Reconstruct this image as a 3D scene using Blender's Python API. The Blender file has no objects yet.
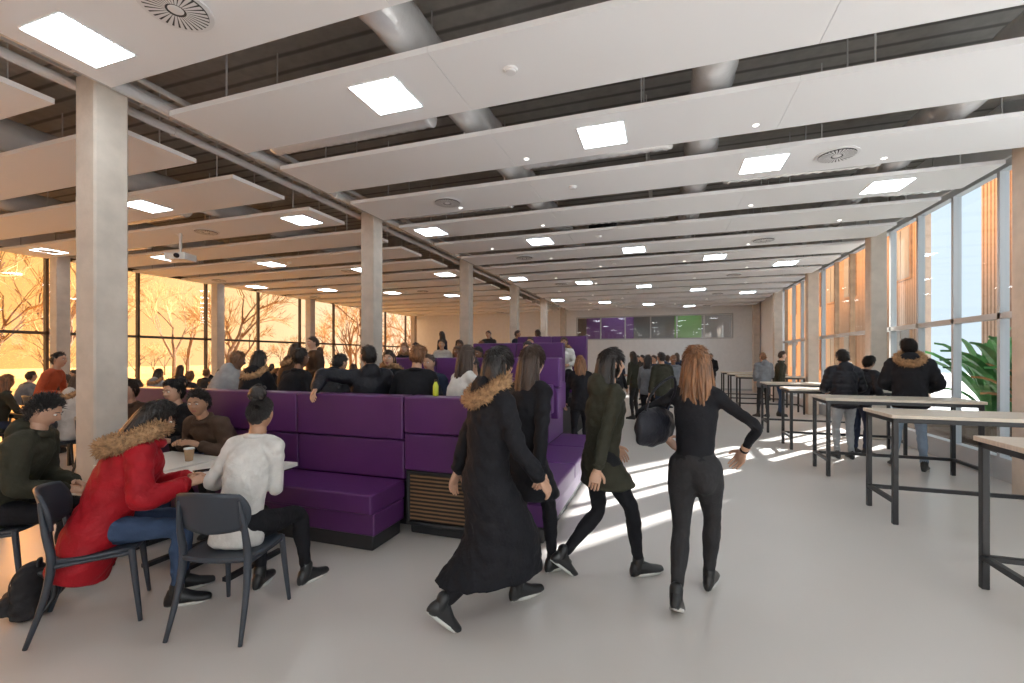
import bpy, math, random
import numpy as np
from mathutils import Vector, Matrix
random.seed(7); np.random.seed(7)
S=bpy.context.scene
COL=S.collection
# ------------------------------------------------------------ materials
def new_mat(name):
    m=bpy.data.materials.new(name); m.use_nodes=True
    return m,m.node_tree.nodes,m.node_tree.links,m.node_tree.nodes['Principled BSDF']
def mat(name,col,rough=.6,metal=0,bump=0,bscale=40,var=0,vscale=6,spec=None,sheen=0,stretch=None):
    m,N,L,b=new_mat(name)
    b.inputs['Base Color'].default_value=(*col,1); b.inputs['Roughness'].default_value=rough
    b.inputs['Metallic'].default_value=metal
    if spec is not None: b.inputs['Specular IOR Level'].default_value=spec
    if sheen: b.inputs['Sheen Weight'].default_value=sheen
    tc=N.new('ShaderNodeTexCoord'); src=tc.outputs['Object']
    if stretch:
        mp=N.new('ShaderNodeMapping'); mp.inputs['Scale'].default_value=stretch
        L.new(src,mp.inputs[0]); src=mp.outputs[0]
    if var:
        n=N.new('ShaderNodeTexNoise'); n.inputs['Scale'].default_value=vscale; n.inputs['Detail'].default_value=4
        L.new(src,n.inputs['Vector'])
        r=N.new('ShaderNodeValToRGB')
        r.color_ramp.elements[0].position=.3; r.color_ramp.elements[1].position=.7
        r.color_ramp.elements[0].color=(*[c*(1-var) for c in col],1)
        r.color_ramp.elements[1].color=(*[min(1,c*(1+var)) for c in col],1)
        L.new(n.outputs['Fac'],r.inputs[0]); L.new(r.outputs[0],b.inputs['Base Color'])
    if bump:
        n=N.new('ShaderNodeTexNoise'); n.inputs['Scale'].default_value=bscale; n.inputs['Detail'].default_value=3
        L.new(src,n.inputs['Vector'])
        bp=N.new('ShaderNodeBump'); bp.inputs['Strength'].default_value=bump; bp.inputs['Distance'].default_value=.02
        L.new(n.outputs['Fac'],bp.inputs['Height']); L.new(bp.outputs[0],b.inputs['Normal'])
    return m
def emis(name,col,st):
    m,N,L,b=new_mat(name)
    b.inputs['Base Color'].default_value=(*col,1)
    b.inputs['Emission Color'].default_value=(*col,1); b.inputs['Emission Strength'].default_value=st
    return m
def glass_mat(name,tint,refl=.08):
    m,N,L,b=new_mat(name); N.remove(b)
    t=N.new('ShaderNodeBsdfTransparent'); t.inputs[0].default_value=(*tint,1)
    g=N.new('ShaderNodeBsdfGlossy'); g.inputs['Roughness'].default_value=.02
    x=N.new('ShaderNodeMixShader'); x.inputs[0].default_value=refl
    L.new(t.outputs[0],x.inputs[1]); L.new(g.outputs[0],x.inputs[2]); L.new(x.outputs[0],N['Material Output'].inputs[0])
    return m
def stripe_mat(name,c1,c2,axis='X',scale=20,rough=.5,dist=0.0,th=.5,soft=.05):
    m,N,L,b=new_mat(name); b.inputs['Roughness'].default_value=rough
    tc=N.new('ShaderNodeTexCoord')
    w=N.new('ShaderNodeTexWave'); w.wave_type='BANDS'; w.bands_direction=axis
    w.inputs['Scale'].default_value=scale; w.inputs['Distortion'].default_value=dist; w.inputs['Detail'].default_value=2
    L.new(tc.outputs['Object'],w.inputs['Vector'])
    r=N.new('ShaderNodeValToRGB'); r.color_ramp.elements[0].position=th-soft; r.color_ramp.elements[1].position=th+soft
    r.color_ramp.elements[0].color=(*c1,1); r.color_ramp.elements[1].color=(*c2,1)
    L.new(w.outputs['Color'],r.inputs[0])
    n=N.new('ShaderNodeTexNoise'); n.inputs['Scale'].default_value=9
    L.new(tc.outputs['Object'],n.inputs['Vector'])
    mx=N.new('ShaderNodeMixRGB'); mx.blend_type='MULTIPLY'; mx.inputs[0].default_value=.35
    L.new(r.outputs[0],mx.inputs[1]); L.new(n.outputs['Fac'],mx.inputs[2]); L.new(mx.outputs[0],b.inputs['Base Color'])
    return m
M={}
M['white']=mat('ceiling_white',(.84,.84,.84),.75,bump=.03,bscale=120)
M['wall']=mat('wall_white',(.82,.83,.84),.7,var=.03)
M['concrete']=mat('column_concrete',(.57,.50,.43),.75,bump=.15,bscale=30,var=.10,vscale=5)
M['purple']=mat('purple_vinyl',(.082,.018,.105),.40,bump=.05,bscale=60,var=.08,vscale=3)
M['purple2']=mat('purple_vinyl_light',(.096,.024,.148),.43,bump=.05,bscale=60)
M['seam']=mat('seam_dark',(.01,.006,.016),.7)
M['black']=mat('black_steel',(.012,.012,.014),.4)
M['plinth']=mat('dark_plinth',(.02,.02,.022),.6)
M['birch']=mat('birch_top',(.58,.50,.41),.35,var=.10,vscale=8,stretch=(1,8,1))
M['whitetop']=mat('white_tabletop',(.72,.69,.64),.35)
M['orangetop']=mat('orange_tabletop',(.60,.36,.14),.4)
M['chair']=mat('chair_plastic',(.030,.037,.050),.45)
M['galv']=mat('galvanised_duct',(.86,.86,.86),.24,metal=.4,bump=.3,bscale=15)
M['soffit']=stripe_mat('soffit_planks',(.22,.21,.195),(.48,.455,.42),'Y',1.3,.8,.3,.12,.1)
M['beam']=mat('beam_dark',(.40,.37,.33),.7,var=.2)
M['frame_l']=mat('window_frame_bronze',(.07,.05,.035),.5)
M['frame_r']=mat('window_frame_grey',(.52,.54,.56),.5)
M['frame_w']=mat('window_frame_timber',(.44,.28,.17),.5,var=.2)
M['glass']=glass_mat('window_glass',(.97,.98,.98),.05)
M['led']=emis('led_diffuser',(.84,.94,1.0),17)
M['spot']=emis('spot_diffuser',(1,.95,.88),4)
M['ground']=mat('dry_grass',(.55,.28,.07),.9,var=.4,vscale=1)
M['bark']=mat('bark',(.20,.10,.04),.9,var=.3)
M['twig']=mat('twigs',(.42,.22,.07),.9)
M['paving']=mat('paving',(.46,.48,.50),.9,var=.1)
M['leaf']=mat('leaf_green',(.08,.28,.08),.5,var=.4,vscale=4)
M['leaf2']=mat('leaf_redgreen',(.40,.22,.07),.5,var=.4,vscale=6)
M['slats']=stripe_mat('timber_slats',(.24,.15,.10),(.60,.46,.36),'Y',2.2,.6,.1,.3,.08)
M['woodpanel']=stripe_mat('sofa_striped_wood',(.018,.010,.006),(.26,.15,.075),'Z',9,.45,.6,.55,.1)
M['green']=mat('green_paint',(.18,.38,.12),.6)
M['violet']=mat('violet_paint',(.20,.08,.30),.6)
M['darkglass']=mat('partition_wall',(.30,.33,.35),.5)
M['plastic_w']=mat('plastic_white',(.75,.75,.75),.4)
M['lens']=mat('dark_lens',(.02,.02,.03),.1)
M['soil']=mat('soil',(.10,.07,.05),.9)
M['bottle']=mat('bottle_yellow',(.55,.6,.05),.25)
M['kraft']=mat('kraft_cup',(.42,.28,.16),.7)
M['dark']=mat('dark_slot',(.05,.05,.05),.8)
def floor_mat():
    m,N,L,b=new_mat('resin_floor')
    tc=N.new('ShaderNodeTexCoord')
    n=N.new('ShaderNodeTexNoise'); n.inputs['Scale'].default_value=.8; n.inputs['Detail'].default_value=2
    L.new(tc.outputs['Object'],n.inputs['Vector'])
    r=N.new('ShaderNodeValToRGB'); r.color_ramp.elements[0].position=.2; r.color_ramp.elements[1].position=.8
    r.color_ramp.elements[0].color=(.56,.52,.485,1); r.color_ramp.elements[1].color=(.60,.56,.525,1)
    L.new(n.outputs['Fac'],r.inputs[0]); L.new(r.outputs[0],b.inputs['Base Color'])
    b.inputs['Roughness'].default_value=.31
    b.inputs['Specular IOR Level'].default_value=.5
    return m
M['floor']=floor_mat()

# ------------------------------------------------------------ mesh builder
class MB:
    def __init__(s): s.V=[];s.F=[];s.Mi=[];s.n=0
    def add(s,v,f,m=0):
        v=np.asarray(v,float).reshape(-1,3); o=s.n
        s.V.append(v); s.n+=len(v)
        s.F.extend([[i+o for i in q] for q in f])
        if isinstance(m,int): s.Mi.extend([m]*len(f))
        else: s.Mi.extend(list(m))
    def merge(s,o):
        base=s.n
        if o.n==0: return
        s.V.extend(o.V); s.n+=o.n
        s.F.extend([[i+base for i in q] for q in o.F]); s.Mi.extend(o.Mi)
    def verts(s): return np.concatenate(s.V) if s.V else np.zeros((0,3))
    def box(s,x0,x1,y0,y1,z0,z1,m=0):
        v=[(x0,y0,z0),(x1,y0,z0),(x1,y1,z0),(x0,y1,z0),(x0,y0,z1),(x1,y0,z1),(x1,y1,z1),(x0,y1,z1)]
        s.add(v,[(0,3,2,1),(4,5,6,7),(0,1,5,4),(1,2,6,5),(2,3,7,6),(3,0,4,7)],m)
    def mesh(s,name,mats,smooth=False):
        me=bpy.data.meshes.new(name); me.from_pydata(s.verts().tolist(),[],s.F)
        for a in mats: me.materials.append(a)
        me.polygons.foreach_set('material_index',s.Mi)
        if smooth: me.polygons.foreach_set('use_smooth',[True]*len(s.F))
        me.update(); return me
    def obj(s,name,mats,smooth=False,loc=(0,0,0),rot=0,bevel=0,seg=2,parent=None):
        o=bpy.data.objects.new(name,s.mesh(name,mats,smooth)); COL.objects.link(o)
        o.location=loc; o.rotation_euler=(0,0,rot)
        if bevel:
            b=o.modifiers.new('bevel','BEVEL'); b.width=bevel; b.segments=seg; b.limit_method='ANGLE'
            if seg>1: 
                o.data.polygons.foreach_set('use_smooth',[True]*len(o.data.polygons))
                w=o.modifiers.new('wn','WEIGHTED_NORMAL')
        if parent: o.parent=parent
        return o
def inst(name,me,loc,rot=0,sc=1,mats=None):
    o=bpy.data.objects.new(name,me); COL.objects.link(o); o.location=loc; o.rotation_euler=(0,0,rot); o.scale=(sc,sc,sc)
    if mats:
        for i,mm in mats.items():
            o.material_slots[i].link='OBJECT'; o.material_slots[i].material=mm
    return o
def V3(*a): return np.array(a,float)
def nrm(v): 
    l=np.linalg.norm(v); return v/l if l>1e-9 else v
def loft(mb,C,U,W,N=14,m=0,capa=None,flatz=None):
    C=[np.array(c,float) for c in C];U=[np.array(c,float) for c in U];W=[np.array(c,float) for c in W]
    d0=nrm(C[0]-C[1]); d1=nrm(C[-1]-C[-2])
    a0=capa if capa is not None else min(np.linalg.norm(U[0]),np.linalg.norm(W[0]))
    a1=capa if capa is not None else min(np.linalg.norm(U[-1]),np.linalg.norm(W[-1]))
    cc=[];uu=[];ww=[]
    for k in (.92,.7,.38):
        q=math.sqrt(1-k*k); cc.append(C[0]+d0*a0*k);uu.append(U[0]*q);ww.append(W[0]*q)
    cc+=C;uu+=U;ww+=W
    for k in (.38,.7,.92):
        q=math.sqrt(1-k*k); cc.append(C[-1]+d1*a1*k);uu.append(U[-1]*q);ww.append(W[-1]*q)
    th=np.arange(N)*2*math.pi/N; ct=np.cos(th)[:,None]; st=np.sin(th)[:,None]
    vs=[c+ct*u+st*w for c,u,w in zip(cc,uu,ww)]
    K=len(vs); vs.append((C[0]+d0*a0)[None]); vs.append((C[-1]+d1*a1)[None])
    v=np.concatenate(vs)
    f=[]
    for k in range(K-1):
        for i in range(N):
            j=(i+1)%N; f.append((k*N+i,k*N+j,(k+1)*N+j,(k+1)*N+i))
    p0=K*N;p1=K*N+1
    for i in range(N):
        j=(i+1)%N; f.append((p0,j,i)); f.append((p1,(K-1)*N+i,(K-1)*N+j))
    if np.dot(np.cross(U[0],W[0]),C[1]-C[0])<0: f=[tuple(reversed(q)) for q in f]
    if flatz is not None: v[:,2]=np.maximum(v[:,2],flatz)
    mb.add(v,f,m)
def catmull(P,sub):
    P=np.array(P,float); n=len(P)
    out=[]
    for i in range(n-1):
        p0=P[max(i-1,0)];p1=P[i];p2=P[i+1];p3=P[min(i+2,n-1)]
        for k in range(sub):
            t=k/sub; out.append(.5*((2*p1)+(-p0+p2)*t+(2*p0-5*p1+4*p2-p3)*t*t+(-p0+3*p1-3*p2+p3)*t**3))
    out.append(P[-1]); return np.array(out)
def tube(mb,P,R,N=10,sub=1,m=0,ripple=0,period=.09,cap=None):
    PR=np.concatenate([np.array(P,float),np.array(R,float)[:,None]],1)
    if sub>1: PR=catmull(PR,sub)
    C=PR[:,:3];r=PR[:,3].copy()
    if ripple:
        s=np.concatenate([[0],np.cumsum(np.linalg.norm(np.diff(C,axis=0),axis=1))])
        r=r*(1+ripple*(np.abs(np.sin(s*math.pi/period))-.5))
    T=np.gradient(C,axis=0); T=T/np.maximum(np.linalg.norm(T,axis=1),1e-9)[:,None]
    a=V3(0,0,1) if abs(T[0][2])<.8 else V3(1,0,0)
    u=nrm(np.cross(T[0],a)); U=[];W=[]
    for k in range(len(C)):
        u=nrm(u-T[k]*np.dot(u,T[k])); w=np.cross(T[k],u); U.append(u*r[k]);W.append(w*r[k])
    loft(mb,C,U,W,N,m,cap)
def ellipsoid(mb,c,r,R=None,m=0,n=10,k=14):
    c=np.array(c,float)
    v=[];f=[]
    for i in range(n+1):
        ph=math.pi*i/n
        for j in range(k):
            th=2*math.pi*j/k; v.append((r[0]*math.sin(ph)*math.cos(th),r[1]*math.sin(ph)*math.sin(th),r[2]*math.cos(ph)))
    for i in range(n):
        for j in range(k):
            q=(j+1)%k; f.append((i*k+j,(i+1)*k+j,(i+1)*k+q,i*k+q))
    v=np.array(v)
    if R is not None: v=v@np.array(R).T
    mb.add(v+c,f,m)
def remesh(mb,vox,it=4):
    me=mb.mesh('tmp',[]); o=bpy.data.objects.new('tmp',me); COL.objects.link(o)
    r=o.modifiers.new('r','REMESH'); r.mode='VOXEL'; r.voxel_size=vox
    s=o.modifiers.new('s','SMOOTH'); s.factor=.5; s.iterations=it
    dg=bpy.context.evaluated_depsgraph_get(); e=o.evaluated_get(dg); m2=bpy.data.meshes.new_from_object(e)
    v=np.zeros(len(m2.vertices)*3); m2.vertices.foreach_get('co',v); v=v.reshape(-1,3)
    nn=np.zeros(len(m2.vertices)*3); m2.vertices.foreach_get('normal',nn); nn=nn.reshape(-1,3)
    f=[tuple(p.vertices) for p in m2.polygons]
    bpy.data.objects.remove(o); bpy.data.meshes.remove(me); bpy.data.meshes.remove(m2)
    return v,nn,f
def wrinkle(v,n,amp,seed=0):
    x,y,z=v[:,0]+seed,v[:,1]+seed*.7,v[:,2]
    d=np.sin(23*x+5*np.sin(11*z+seed)+3*y)*np.sin(31*z+4*np.sin(13*y+9*x))+.5*np.sin(52*z+6*np.sin(17*x)+20*y)
    return v+n*(amp*d)[:,None]
# ------------------------------------------------------------ people
SK=[mat('skin_%d'%i,c,.5,var=.06,vscale=15) for i,c in enumerate([(.62,.38,.27),(.42,.23,.14),(.22,.11,.065),(.52,.30,.20)])]
HB=mat('hair_black',(.016,.012,.011),.42,bump=.5,bscale=25,stretch=(6,6,.6))
HBR=mat('hair_brown',(.20,.09,.038),.42,bump=.5,bscale=25,var=.6,vscale=10,stretch=(6,6,.6))
HD=mat('hair_dark_brown',(.05,.028,.018),.42,bump=.5,bscale=25,stretch=(6,6,.6))
EYE=mat('eye_white',(.75,.73,.7),.2); IR=mat('eye_iris',(.02,.012,.008),.2); LIP=mat('lips',(.42,.16,.13),.45)
FUR=mat('fur_tan',(.38,.22,.11),.9,var=.5,vscale=30); FURD=mat('fur_brown',(.16,.09,.05),.9,var=.5,vscale=30)
def cloth(name,c,r=.8,b=.3,s=45): return mat('cloth_'+name,c,r,bump=b,bscale=s,var=.12,vscale=10,spec=.25)
C={'black':cloth('black',(.010,.010,.013)),'blackp':cloth('black_nylon',(.012,.012,.017),.45),'olive':cloth('olive',(.036,.035,.023)),
 'red':cloth('red',(.34,.007,.014),.6),'white':cloth('white',(.60,.58,.55)),'grey':cloth('grey',(.17,.18,.20)),'lgrey':cloth('light_grey',(.33,.34,.35)),
 'jean':cloth('denim',(.04,.068,.13)),'jeanl':cloth('light_denim',(.22,.28,.36)),'navy':cloth('navy',(.02,.028,.055)),'char':cloth('charcoal',(.028,.027,.029)),
 'brown':cloth('brown',(.07,.042,.028)),'sand':cloth('sand',(.28,.21,.14)),'blue':cloth('blue',(.05,.14,.36)),'rust':cloth('rust',(.40,.075,.03)),'fur':FUR}
SHB=mat('shoe_black',(.012,.012,.013),.4); SHW=mat('shoe_white',(.6,.6,.58),.5); SOLE=mat('sole_white',(.6,.59,.56),.6); SOLB=mat('sole_black',(.02,.02,.02),.6)
def headbase(x,y,z):
    px=.074*x; py=.094*y; pz=.118*z
    lo=np.maximum(-z,0)
    px=px*(1-.33*lo**1.6); py=np.where(y<0,py*(1-.42*lo**1.1),py*(1-.10*lo**2))
    py=np.where(y>0,py-.006*np.clip(y,0,1)**4,py)
    return px,py,pz
def sph(nl,nm):
    ph=np.linspace(0,math.pi,nl+1)[:,None]; th=np.linspace(0,2*math.pi,nm,endpoint=False)[None]
    x=(np.sin(ph)*np.cos(th)).ravel(); y=(np.sin(ph)*np.sin(th)).ravel(); z=(np.cos(ph)*np.ones_like(th)).ravel()
    f=[]
    for i in range(nl):
        for j in range(nm):
            q=(j+1)%nm; f.append((i*nm+j,(i+1)*nm+j,(i+1)*nm+q,i*nm+q))
    return x,y,z,f
def spikes(mb,P,D,w,m):
    n=len(P); 
    if n==0: return
    T=np.cross(D,np.random.randn(n,3)); T/=np.maximum(np.linalg.norm(T,axis=1),1e-6)[:,None]
    Dn=D/np.maximum(np.linalg.norm(D,axis=1),1e-6)[:,None]; Sx=np.cross(Dn,T)
    v=np.stack([P+T*w,P-T*w*.5+Sx*w*.87,P-T*w*.5-Sx*w*.87,P+D],1).reshape(-1,3)
    f=[]
    for i in range(n):
        o=i*4; f+=[(o,o+1,o+3),(o+1,o+2,o+3),(o+2,o,o+3)]
    mb.add(v,f,m)
def head(mb,c,R,det,hair,seed=0):
    nl,nm=(44,56) if det else (26,32)
    x,y,z,f=sph(nl,nm)
    px,py,pz=headbase(x,y,z)
    fr=np.clip(py/.05,0,1)
    g=lambda a,b:np.exp(-(a/b)**2)
    py=py+fr*(.021*g(px,.013)*g(pz+.020,.015)+.011*g(px,.010)*g(pz-.002,.020)
      -.008*g(np.abs(px)-.030,.015)*g(pz-.010,.012)+.004*g(np.abs(px)-.026,.02)*g(pz-.034,.010)
      +.006*g(px,.022)*g(pz+.054,.010)-.004*g(px,.02)*g(pz+.070,.006)+.008*g(px,.022)*g(pz+.092,.016)
      +.004*g(np.abs(px)-.040,.018)*g(pz+.022,.02))
    P=np.stack([px,py,pz],1)
    mi=[]
    for q in f:
        cx,cy,cz=P[list(q)].mean(0)
        mi.append(7 if (abs(cx)<.021 and cy>.06 and abs(cz+.054)<.0085-.12*abs(cx)) else 0)
    R=np.array(R)
    mb.add(P@R.T+c,f,mi)
    for s in (-1,1):
        e=V3(s*.030,.078,.010); ellipsoid(mb,R@e+c,(.0135,.010,.0075),R,5,6,8)
        ellipsoid(mb,R@(e+V3(0,.0072,0))+c,(.0052,.004,.0055),R,6,5,8)
        tube(mb,[R@V3(s*.014,.091,.027)+c,R@V3(s*.030,.089,.032)+c,R@V3(s*.046,.076,.026)+c],[.0028,.0034,.002],6,2,4)
        ellipsoid(mb,R@V3(s*.074,-.006,-.002)+c,(.008,.017,.030),R,0,8,8)
        ellipsoid(mb,R@V3(s*.080,-.002,.000)+c,(.004,.009,.018),R,0,6,8)
    if hair:
        def mask(x,y,z):
            if hair=='long': t=np.where(y>.3,(y-.3)*.95,-1.1+0*y)
            else: t=np.where(y>0,-.12+y*.92,-.12+y*.86)+.10*(np.abs(x)>.75)*(y>0)
            t=t+.05*np.sin(9*x+seed)
            k=np.clip((z-t)/.26+.4,0,1); return k*k*(3-2*k)
        px,py,pz=headbase(x,y,z); k=mask(x,y,z)
        nz=.5*np.sin(19*x+7*z+seed)+.5*np.sin(23*y+11*x-seed)
        TK=.05 if hair!='long' else .11
        thick=TK*(.4+.6*np.clip(z,0,1))
        mul=.94+(.06+thick)*k+.02*k*nz
        if hair=='curly': mul=mul+k*.04*(np.sin(25*x+9)*np.sin(27*y)*np.sin(25*z)+.4)
        Q=np.stack([px*mul,py*mul,pz*mul],1)
        mb.add(Q@R.T+c,f,4)
        nt=(1700 if det else 260) if hair!='long' else (500 if det else 80)
        d=np.random.randn(nt*2,3); d/=np.linalg.norm(d,axis=1)[:,None]
        kk=mask(d[:,0],d[:,1],d[:,2]); sel=kk>.30; d=d[sel];kk=kk[sel]
        qx,qy,qz=headbase(d[:,0],d[:,1],d[:,2]); mm=.94+(.06+TK*(.4+.6*np.clip(d[:,2],0,1)))*kk
        p=np.stack([qx*mm,qy*mm,qz*mm],1)*.985
        crown=V3(0,-.35,1.0); flow=d-crown; flow-=d*(flow*d).sum(1)[:,None]; flow/=np.maximum(np.linalg.norm(flow,axis=1),1e-6)[:,None]
        if hair=='curly': D=(d*.8+np.random.randn(len(d),3)*.6)*.022
        elif hair=='short': 
            D=(flow*.9+d*.42+np.random.randn(len(d),3)*.18)*.030
            front=(d[:,1]>.2)&(d[:,2]>.2)
            D[:,2]+=np.where(front,.022,0); D[:,1]*=np.where(front,.5,1)
        elif hair in('bun','pony'): 
            tgt=V3(0,-.115,.06)-p; tgt-=d*(tgt*d).sum(1)[:,None]; tgt/=np.maximum(np.linalg.norm(tgt,axis=1),1e-6)[:,None]; D=(tgt+d*.12+np.random.randn(len(d),3)*.08)*.04
        else: D=(flow+d*.1)*.05
        spikes(mb,p@R.T+c,D@R.T,.0055,4)
        if hair=='long':
            rows=[(0,-.02,.06,.082,.070),(0,-.055,-.02,.086,.058),(0,-.075,-.11,.090,.046),(.004,-.085,-.2,.092,.036),(0,-.09,-.29,.075,.026),(.006,-.09,-.35,.04,.014)]
            loft(mb,[R@V3(a,b,d)+c for a,b,d,_,_ in rows],[R@V3(e,0,0) for *_,e,_ in rows],[R@V3(0,e2,0) for *_,e2 in rows],18,4,.02)
            ns=54 if det else 14
            for k2 in range(ns):
                a=-1+2*(k2+.5)/ns; x0=a*.084; ph=random.uniform(0,6.28); wv=.018
                lay=random.uniform(-.012,.018)
                tube(mb,[R@V3(x0*.55,-.02+.05*a*a-lay,.105-.05*a*a)+c,R@V3(x0*.95,-.085+.075*a*a-lay,.03)+c,R@V3(x0*1.12+wv*.4*math.sin(ph),-.108+.085*a*a-lay,-.09)+c,R@V3(x0*1.2+wv*math.sin(ph+1.5),-.122+.09*a*a-lay,-.20)+c,R@V3(x0*1.15+wv*math.sin(ph+3),-.12+.08*a*a-lay,-.30)+c,R@V3(x0+random.uniform(-.03,.03),-.11+.07*a*a,-.38+random.uniform(-.06,.06))+c],
                  [.008,.011,.0115,.0105,.009,.002] if det else [.014,.017,.018,.016,.014,.004],5,3,4)
        if hair=='bun':
            ellipsoid(mb,R@V3(0,-.085,.125)+c,(.055,.050,.048),R,4,8,12)
            for q in range(11):
                a=q*.9; tube(mb,[R@V3(.02*math.cos(a),-.09,.165+.02*math.sin(a))+c,R@V3(.058*math.cos(a+.8),-.09+.02*math.sin(a),.125+.052*math.sin(a+.8))+c,R@V3(.035*math.cos(a+1.6),-.06,.10+.03*math.sin(a+1.6))+c],[.008,.013,.006],6,3,4)
def hand(mb,W,d,n,sg,curl=.45):
    d=nrm(d); n=nrm(n-d*np.dot(n,d)); th=np.cross(d,n)*sg
    tube(mb,[W-d*.06,W-d*.02,W+d*.01],[.028,.026,.025],10,2,0)
    rows=[(0,.026,.019),(.03,.035,.017),(.065,.041,.015),(.088,.037,.012)]
    loft(mb,[W+d*a for a,_,_ in rows],[th*b for _,b,_ in rows],[n*c for *_,c in rows],12,0,.008)
    for k,(off,l) in enumerate([(.030,.070),(.010,.079),(-.010,.073),(-.028,.057)]):
        p=W+d*.080+th*off; P=[p]; a=curl*.35
        for q,fr in enumerate((.45,.3,.25)):
            a+=curl*(.5 if q==0 else .75)
            p=p+(d*math.cos(a)+n*math.sin(a)+th*off*1.2*(1 if q==0 else 0))*l*fr; P.append(p)
        tube(mb,P,[.0095,.0088,.0080,.0065],7,2,0)
    p=W+d*.022+th*.026; q1=p+nrm(d*.65+th*.75+n*.25)*.040; q2=q1+nrm(d*.85+th*.3+n*.35)*.030
    tube(mb,[p,q1,q2],[.013,.0105,.008],7,3,0)
def shoe(mb,A,yaw,pitch,sole=9):
    cy,sy=math.cos(yaw),math.sin(yaw); cp,sp=math.cos(pitch),math.sin(pitch)
    Rx=np.array([[1,0,0],[0,cp,sp],[0,-sp,cp]]); Rz=np.array([[cy,-sy,0],[sy,cy,0],[0,0,1]]); R=Rz@Rx
    rows=[(-.062,.024,-.078,-.015),(-.05,.032,-.085,.015),(0,.037,-.085,.035),(.05,.041,-.085,.005),(.10,.045,-.085,-.022),(.15,.043,-.085,-.037),(.178,.03,-.083,-.045)]
    t=MB(); loft(t,[(0,y,(a+b)/2) for y,w,a,b in rows],[(w,0,0) for y,w,a,b in rows],[(0,0,(b-a)/2*1.15) for y,w,a,b in rows],14,3,.014)
    v=t.verts(); v[:,2]=np.maximum(v[:,2],-.080); t.V=[v@R.T+A]; mb.merge(t)
    N=20; top=[];bot=[]
    for i in range(N):
        a=2*math.pi*i/N; y=.060+.130*math.sin(a); w=.047*(1-.22*(y<0))*(.9+.1*math.sin(a)); x=w*math.cos(a)
        top.append((x,y,-.066));bot.append((x,y,-.085))
    f=[tuple(range(N)),tuple(reversed(range(N,2*N)))]+[(i,i+N,(i+1)%N+N,(i+1)%N) for i in range(N)]
    v=np.array(top+bot)@R.T+A; mb.add(v,f,sole)
    tube(mb,[R@V3(0,-.01,-.02)+A,A+V3(0,0,.04)],[.040,.042],12,2,3)
def ik(a,b,l1,l2,pole):
    d=b-a; L=np.linalg.norm(d); n=d/L; Lc=min(L,(l1+l2)*.998); b=a+n*Lc
    x=(l1*l1-l2*l2+Lc*Lc)/(2*Lc); h=math.sqrt(max(l1*l1-x*x,0)); p=nrm(pole-n*np.dot(pole,n)); return a+n*x+p*h,b
def furring(mb,c,R,rad,r,m=8,n=700,arc=(0,2*math.pi),L=.045,sq=1):
    P=[c+R@V3(rad*math.cos(a),rad*sq*math.sin(a),0) for a in np.linspace(arc[0],arc[1],24)]
    tube(mb,P,[r]*24,10,1,m)
    a=np.random.uniform(arc[0],arc[1],n); b=np.random.uniform(0,2*math.pi,n)
    o=np.stack([np.cos(a),sq*np.sin(a),0*a],1); d=o*np.cos(b)[:,None]+np.stack([0*a,0*a,np.sin(b)],1)
    p=o*rad+d*r*.85; D=d+np.random.randn(n,3)*.45; D/=np.linalg.norm(D,axis=1)[:,None]; D*=np.random.uniform(.5,1,n)[:,None]*L
    spikes(mb,p@R.T+c,D@R.T,.0065,m)
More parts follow.
